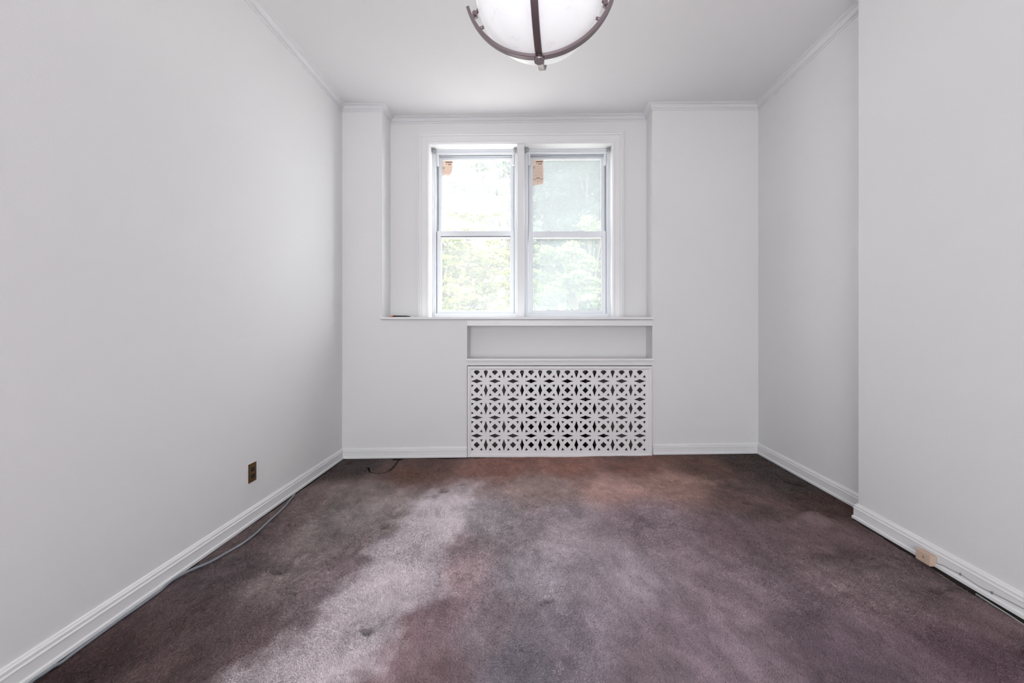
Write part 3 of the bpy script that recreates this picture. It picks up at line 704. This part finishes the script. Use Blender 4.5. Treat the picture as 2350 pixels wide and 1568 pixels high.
# ------------------------------------------------------------------ small things
# outlet on the left wall
oz = EYE-(1084.5-750)*2.498/1000
out = empty('wall_outlet', (XL, 2.499, oz)); tag(out, 'brass-brown double socket outlet plate low on the left wall', 'outlet')
bm = bmesh.new(); box(bm, 0, .0025, -.038, .038, -.056, .056); fin(bm, 'paint_edge', M['trim'], out, bevel=.001)
bm = bmesh.new(); box(bm, .0, .006, -.035, .035, -.0535, .0535)
for z in (0,): cyl(bm, (.006, 0, 0), (.0075, 0, 0), .003, n=12)
fin(bm, 'cover_plate', M['plate'], out, bevel=.002)
for z in (.0195, -.0195):
    bm = bmesh.new(); ring = []
    for k in range(24):
        t = 2*math.pi*k/24; ring.append((.0165*math.cos(t), max(-.0135, min(.0135, .0165*math.sin(t)))))
    A = [bm.verts.new((.005, y, z+zz)) for y, zz in ring]; B = [bm.verts.new((.0085, y*.96, z+zz*.96)) for y, zz in ring]
    for k in range(24): bm.faces.new((A[k], A[(k+1) % 24], B[(k+1) % 24], B[k]))
    bm.faces.new(B)
    s = fin(bm, 'socket_face', M['socket'], out)
    bm = bmesh.new(); box(bm, .0083, .0089, -.0075, -.0055, z+.001, z+.009); box(bm, .0083, .0089, .0055, .0075, z+.001, z+.009); cyl(bm, (.0083, 0, z-.006), (.0089, 0, z-.006), .0022, n=10)
    fin(bm, 'slot', M['slot'], s)
    bm = bmesh.new()
    for k in range(24):
        a0, a1 = ring[k], ring[(k+1) % 24]
        q = [bm.verts.new((.0066, a0[0]*1.10, z+a0[1]*1.10)), bm.verts.new((.0066, a1[0]*1.10, z+a1[1]*1.10)), bm.verts.new((.0066, a1[0]*.98, z+a1[1]*.98)), bm.verts.new((.0066, a0[0]*.98, z+a0[1]*.98))]
        bm.faces.new(q)
    fin(bm, 'rim', M['slot'], out)
def clampL(p, r):
    p.x = max(p.x, XL+BT+r+.001); p.z = zfl(p.x)+float(height(np.array([p.x]), np.array([p.y]))[0])+r+.005; return p
pts = [(676, 1137), (660, 1158), (643, 1178), (620, 1199), (592, 1226), (560, 1252), (520, 1276), (480, 1297), (440, 1312.5), (400, 1331), (372, 1345.5), (350, 1356.5), (310, 1384), (262, 1418), (225, 1446), (150, 1497), (116, 1520), (100, 1531), (86, 1550), (72, 1568), (45, 1605), (10, 1680)]
P3 = [clampL(floor_pt(x, y), .0055)-Vector((0, 0, .005 if 110 < x < 355 else 0)) for x, y in pts]
bm = bmesh.new(); tube(bm, catmull(P3, 6), .0055, 12)
tag(fin(bm, 'cable', M['cable']), 'thick grey cable lying on the carpet along the left baseboard', 'cable')
pts = [(2240, 1362), (2262, 1376), (2290, 1394), (2320, 1413), (2350, 1433), (2400, 1466), (2500, 1533)]
P3 = []
for x, y in pts:
    p = floor_pt(x, y); p.x = min(p.x, XP-BT-.007); p.z = zfl(p.x)-.003; P3.append(p)
bm = bmesh.new(); tube(bm, catmull(P3, 6), .0034, 8)
tag(fin(bm, 'cable', M['lightcable']), 'pale cable tucked in the gap below the right baseboard', 'cable')
# beige junction box on the right baseboard
def wall_r(x, y, off=0):                        # pixel -> point on the near right wall, off metres off it
    X = XP-off; Y = X*1000/(x-1216); return Vector((X, Y, EYE-(y-750)*Y/1000))
a = wall_r(2101, 1280, .045); b = wall_r(2134, 1280, .045)
jx = empty('junction_box', (XP-.0165, (a.y+b.y)/2, 0)); tag(jx, 'beige box with a round hole fixed to the right baseboard', 'box')
zt_, zb_ = wall_r(2101, 1258, .045).z, wall_r(2101, 1281, .045).z
hy = abs(a.y-b.y)/2; hh = (zt_-zb_)/2; jz = (zt_+zb_)/2-.0
jx.location.z = jz
bm = bmesh.new()
# box shell with a recessed hole in the face towards the room
n = 20; r = .0062; X0 = -.0285
outer = [(-hy, -hh), (hy, -hh), (hy, hh), (-hy, hh)]
ring = [bm.verts.new((X0, r*math.cos(2*math.pi*(k+.5)/n-math.pi*.75), r*math.sin(2*math.pi*(k+.5)/n-math.pi*.75))) for k in range(n)]
ov = [bm.verts.new((X0, y, z)) for y, z in outer]; bv = [bm.verts.new((0, y, z)) for y, z in outer]
for s in range(4):
    seg = ring[s*5:(s+1)*5+1] if s < 3 else ring[15:]+[ring[0]]
    bm.faces.new([ov[s], ov[(s+1) % 4]]+seg[::-1])
    bm.faces.new((ov[s], bv[s], bv[(s+1) % 4], ov[(s+1) % 4]))
inn = [bm.verts.new(v.co+Vector((.012, 0, 0))) for v in ring]
for k in range(n): bm.faces.new((ring[k], ring[(k+1) % n], inn[(k+1) % n], inn[k]))
bm.faces.new(inn)
fin(bm, 'housing', M['beige'], jx, bevel=.0012)
bm = bmesh.new(); cyl(bm, (X0+.0115, 0, 0), (X0+.009, 0, 0), .003, n=12); tag(fin(bm, 'screw', M['plate'], jx), 'brown screw head in the hole')
def on_bb(x, y):
    p = wall_r(x, y, .0165); return p
pts = [(2146, 1291), (2154, 1295), (2166, 1299), (2180, 1307), (2204, 1318), (2222, 1330), (2253, 1350), (2277, 1361), (2300, 1372), (2350, 1398), (2420, 1436)]
bm = bmesh.new(); tube(bm, catmull([on_bb(*p) for p in pts], 5), .0011, 6)
wire = fin(bm, 'wire', M['wire']); tag(wire, 'thin painted wire stapled along the right baseboard from the beige box', 'wire')
for x, y in ((2204, 1318), (2277, 1361)):
    p = on_bb(x, y); bm = bmesh.new(); box(bm, p.x-.003, p.x+.002, p.y-.0015, p.y+.0015, p.z-.005, p.z+.005); fin(bm, 'staple', M['wire'], wire)
# knife on the sill
kx = (921-1216)*3.72/1000; zk = z_stool1
kn = empty('utility_knife', (kx, D+.018, zk+.0005)); tag(kn, 'slim black knife with orange end lying on the window sill', 'knife')
k_ = 3.72/1000
bm = bmesh.new()
vs = [(-20*k_, .004), (-17*k_, .0135), (12*k_, .012), (21*k_, .0075), (21*k_, .002), (-20*k_, .001)]
A = [bm.verts.new((x, -.008, z)) for x, z in vs]; B = [bm.verts.new((x, .008, z)) for x, z in vs]
for i in range(6): bm.faces.new((A[i], A[(i+1) % 6], B[(i+1) % 6], B[i]))
bm.faces.new(A); bm.faces.new(B); fin(bm, 'handle', M['black'], kn, bevel=.001)
bm = bmesh.new(); box(bm, -30*k_, -19.5*k_, -.006, .006, .001, .006); cyl(bm, (-24*k_, 0, .006), (-18*k_, 0, .014), .0035, .003, n=10)
tag(fin(bm, 'end_cap', M['red'], kn, bevel=.001), 'orange-red end')
bm = bmesh.new()
vs = [(19*k_, .012), (34*k_, .0035), (34*k_, .001), (20*k_, .004)]
A = [bm.verts.new((x, -.001, z)) for x, z in vs]; B = [bm.verts.new((x, .001, z)) for x, z in vs]
for i in range(4): bm.faces.new((A[i], A[(i+1) % 4], B[(i+1) % 4], B[i]))
bm.faces.new(A); bm.faces.new(B); tag(fin(bm, 'blade', M['steel'], kn), 'pale metal blade')

# ------------------------------------------------------------------ outdoors
bm = bmesh.new(); box(bm, -40, 40, 4.6, 70, -4.2, -4.0); struct(fin(bm, 'ground', M['ground']))
def leaf_mat(name, c1, c2):
    m = bpy.data.materials.new(name); m.use_nodes = True; nt = m.node_tree; nt.nodes.clear()
    out = nt.nodes.new('ShaderNodeOutputMaterial'); di = nt.nodes.new('ShaderNodeBsdfDiffuse'); tl = nt.nodes.new('ShaderNodeBsdfTranslucent'); mx = nt.nodes.new('ShaderNodeMixShader'); mx.inputs[0].default_value = .45
    at = nt.nodes.new('ShaderNodeAttribute'); at.attribute_name = 'shade'
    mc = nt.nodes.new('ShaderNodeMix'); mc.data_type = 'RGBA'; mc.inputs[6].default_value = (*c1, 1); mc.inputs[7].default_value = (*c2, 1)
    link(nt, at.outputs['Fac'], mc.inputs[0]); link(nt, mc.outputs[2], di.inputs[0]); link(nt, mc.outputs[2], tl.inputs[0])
    link(nt, di.outputs[0], mx.inputs[1]); link(nt, tl.outputs[0], mx.inputs[2]); link(nt, mx.outputs[0], out.inputs[0]); return m
LM = [leaf_mat('thin_leaf', (.08, .12, .09), (.22, .28, .21)), leaf_mat('maple_leaf', (.06, .085, .02), (.25, .28, .09)), leaf_mat('far_leaf', (.02, .042, .034), (.085, .115, .095)), leaf_mat('bush_leaf', (.08, .12, .05), (.34, .40, .19))]
def tree(name, label, cat, base, clumps, nleaf, size, lm, seed, flat=.5, group=None):
    """clumps: (x, y, z, radius); trunk at base, a limb to every clump, leaves round twigs in each clump"""
    t = empty(name, base); tag(t, label, cat, group)
    rs = np.random.RandomState(seed); B = Vector(base)
    top = Vector(np.mean([c[:3] for c in clumps], 0))-B; bm = bmesh.new()
    trunk = catmull([(0, 0, 0), (top.x*.1, top.y*.1, top.z*.3), (top.x*.4+.1, top.y*.4, top.z*.65), (top.x*.8, top.y*.8, top.z)], 6)
    tube(bm, trunk, [.16*(1-.75*i/(len(trunk)-1)) for i in range(len(trunk))], 8)
    for cx, cy, cz, cr in clumps:
        c = Vector((cx, cy, cz))-B; s = trunk[min(len(trunk)-3, int(len(trunk)*rs.uniform(.45, .8)))]
        mid = (s+c)/2+Vector(rs.randn(3)*.15); br = catmull([s, mid, c], 5)
        tube(bm, br, [.045*(1-.8*i/(len(br)-1)) for i in range(len(br))], 5)
        for k in range(7):
            e = c+Vector(rs.randn(3))*cr*.55; tube(bm, [mid.lerp(c, rs.rand()), (c+e)/2+Vector(rs.randn(3))*.05, e], [.012, .008, .004], 4)
    fin(bm, 'trunk', M['bark'], t)
    tot = sum(c[3]**2 for c in clumps); VV = []; SH = []
    for cx, cy, cz, cr in clumps:
        n = int(nleaf*cr**2/tot)
        # sprays: flat sheets of leaves
        ns = max(4, n//60); cen = rs.randn(ns, 3)*[cr*.55, cr*.55, cr*.38]
        k = rs.randint(0, ns, n); off = rs.randn(n, 3)*[cr*.20, cr*.20, cr*.045]
        off[:, 2] -= .35*(off[:, 0]**2+off[:, 1]**2)/cr
        P = cen[k]+off+np.array([cx, cy, cz])-np.array(base)
        nrm = rs.randn(n, 3)*flat+[0, 0, 1]; nrm /= np.linalg.norm(nrm, axis=1)[:, None]
        a = np.cross(nrm, rs.randn(n, 3)); a /= np.linalg.norm(a, axis=1)[:, None]; b = np.cross(nrm, a)
        s = (size*(.6+.8*rs.rand(n)))[:, None]
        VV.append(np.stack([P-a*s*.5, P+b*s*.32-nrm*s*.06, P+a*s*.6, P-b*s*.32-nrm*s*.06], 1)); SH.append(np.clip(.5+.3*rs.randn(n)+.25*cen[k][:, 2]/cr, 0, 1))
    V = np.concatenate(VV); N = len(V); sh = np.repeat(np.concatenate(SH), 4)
    me = bpy.data.meshes.new('foliage'); me.vertices.add(N*4); me.vertices.foreach_set('co', V.ravel())
    me.loops.add(N*4); me.loops.foreach_set('vertex_index', np.arange(N*4)); me.polygons.add(N); me.polygons.foreach_set('loop_start', np.arange(N)*4); me.update(calc_edges=True)
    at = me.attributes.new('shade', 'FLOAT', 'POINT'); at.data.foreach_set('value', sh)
    tag(new_obj('foliage', me, t, [lm]), kind='stuff'); return t
def at(px, py, Y): return ((px-1216)*Y/1000, Y, EYE+(750-py)*Y/1000)
def cl(lst, Y, seed, dY=.8):
    rs = random.Random(seed); return [(*at(x, y, Y+rs.uniform(-dY, dY)), r) for x, y, r in lst]
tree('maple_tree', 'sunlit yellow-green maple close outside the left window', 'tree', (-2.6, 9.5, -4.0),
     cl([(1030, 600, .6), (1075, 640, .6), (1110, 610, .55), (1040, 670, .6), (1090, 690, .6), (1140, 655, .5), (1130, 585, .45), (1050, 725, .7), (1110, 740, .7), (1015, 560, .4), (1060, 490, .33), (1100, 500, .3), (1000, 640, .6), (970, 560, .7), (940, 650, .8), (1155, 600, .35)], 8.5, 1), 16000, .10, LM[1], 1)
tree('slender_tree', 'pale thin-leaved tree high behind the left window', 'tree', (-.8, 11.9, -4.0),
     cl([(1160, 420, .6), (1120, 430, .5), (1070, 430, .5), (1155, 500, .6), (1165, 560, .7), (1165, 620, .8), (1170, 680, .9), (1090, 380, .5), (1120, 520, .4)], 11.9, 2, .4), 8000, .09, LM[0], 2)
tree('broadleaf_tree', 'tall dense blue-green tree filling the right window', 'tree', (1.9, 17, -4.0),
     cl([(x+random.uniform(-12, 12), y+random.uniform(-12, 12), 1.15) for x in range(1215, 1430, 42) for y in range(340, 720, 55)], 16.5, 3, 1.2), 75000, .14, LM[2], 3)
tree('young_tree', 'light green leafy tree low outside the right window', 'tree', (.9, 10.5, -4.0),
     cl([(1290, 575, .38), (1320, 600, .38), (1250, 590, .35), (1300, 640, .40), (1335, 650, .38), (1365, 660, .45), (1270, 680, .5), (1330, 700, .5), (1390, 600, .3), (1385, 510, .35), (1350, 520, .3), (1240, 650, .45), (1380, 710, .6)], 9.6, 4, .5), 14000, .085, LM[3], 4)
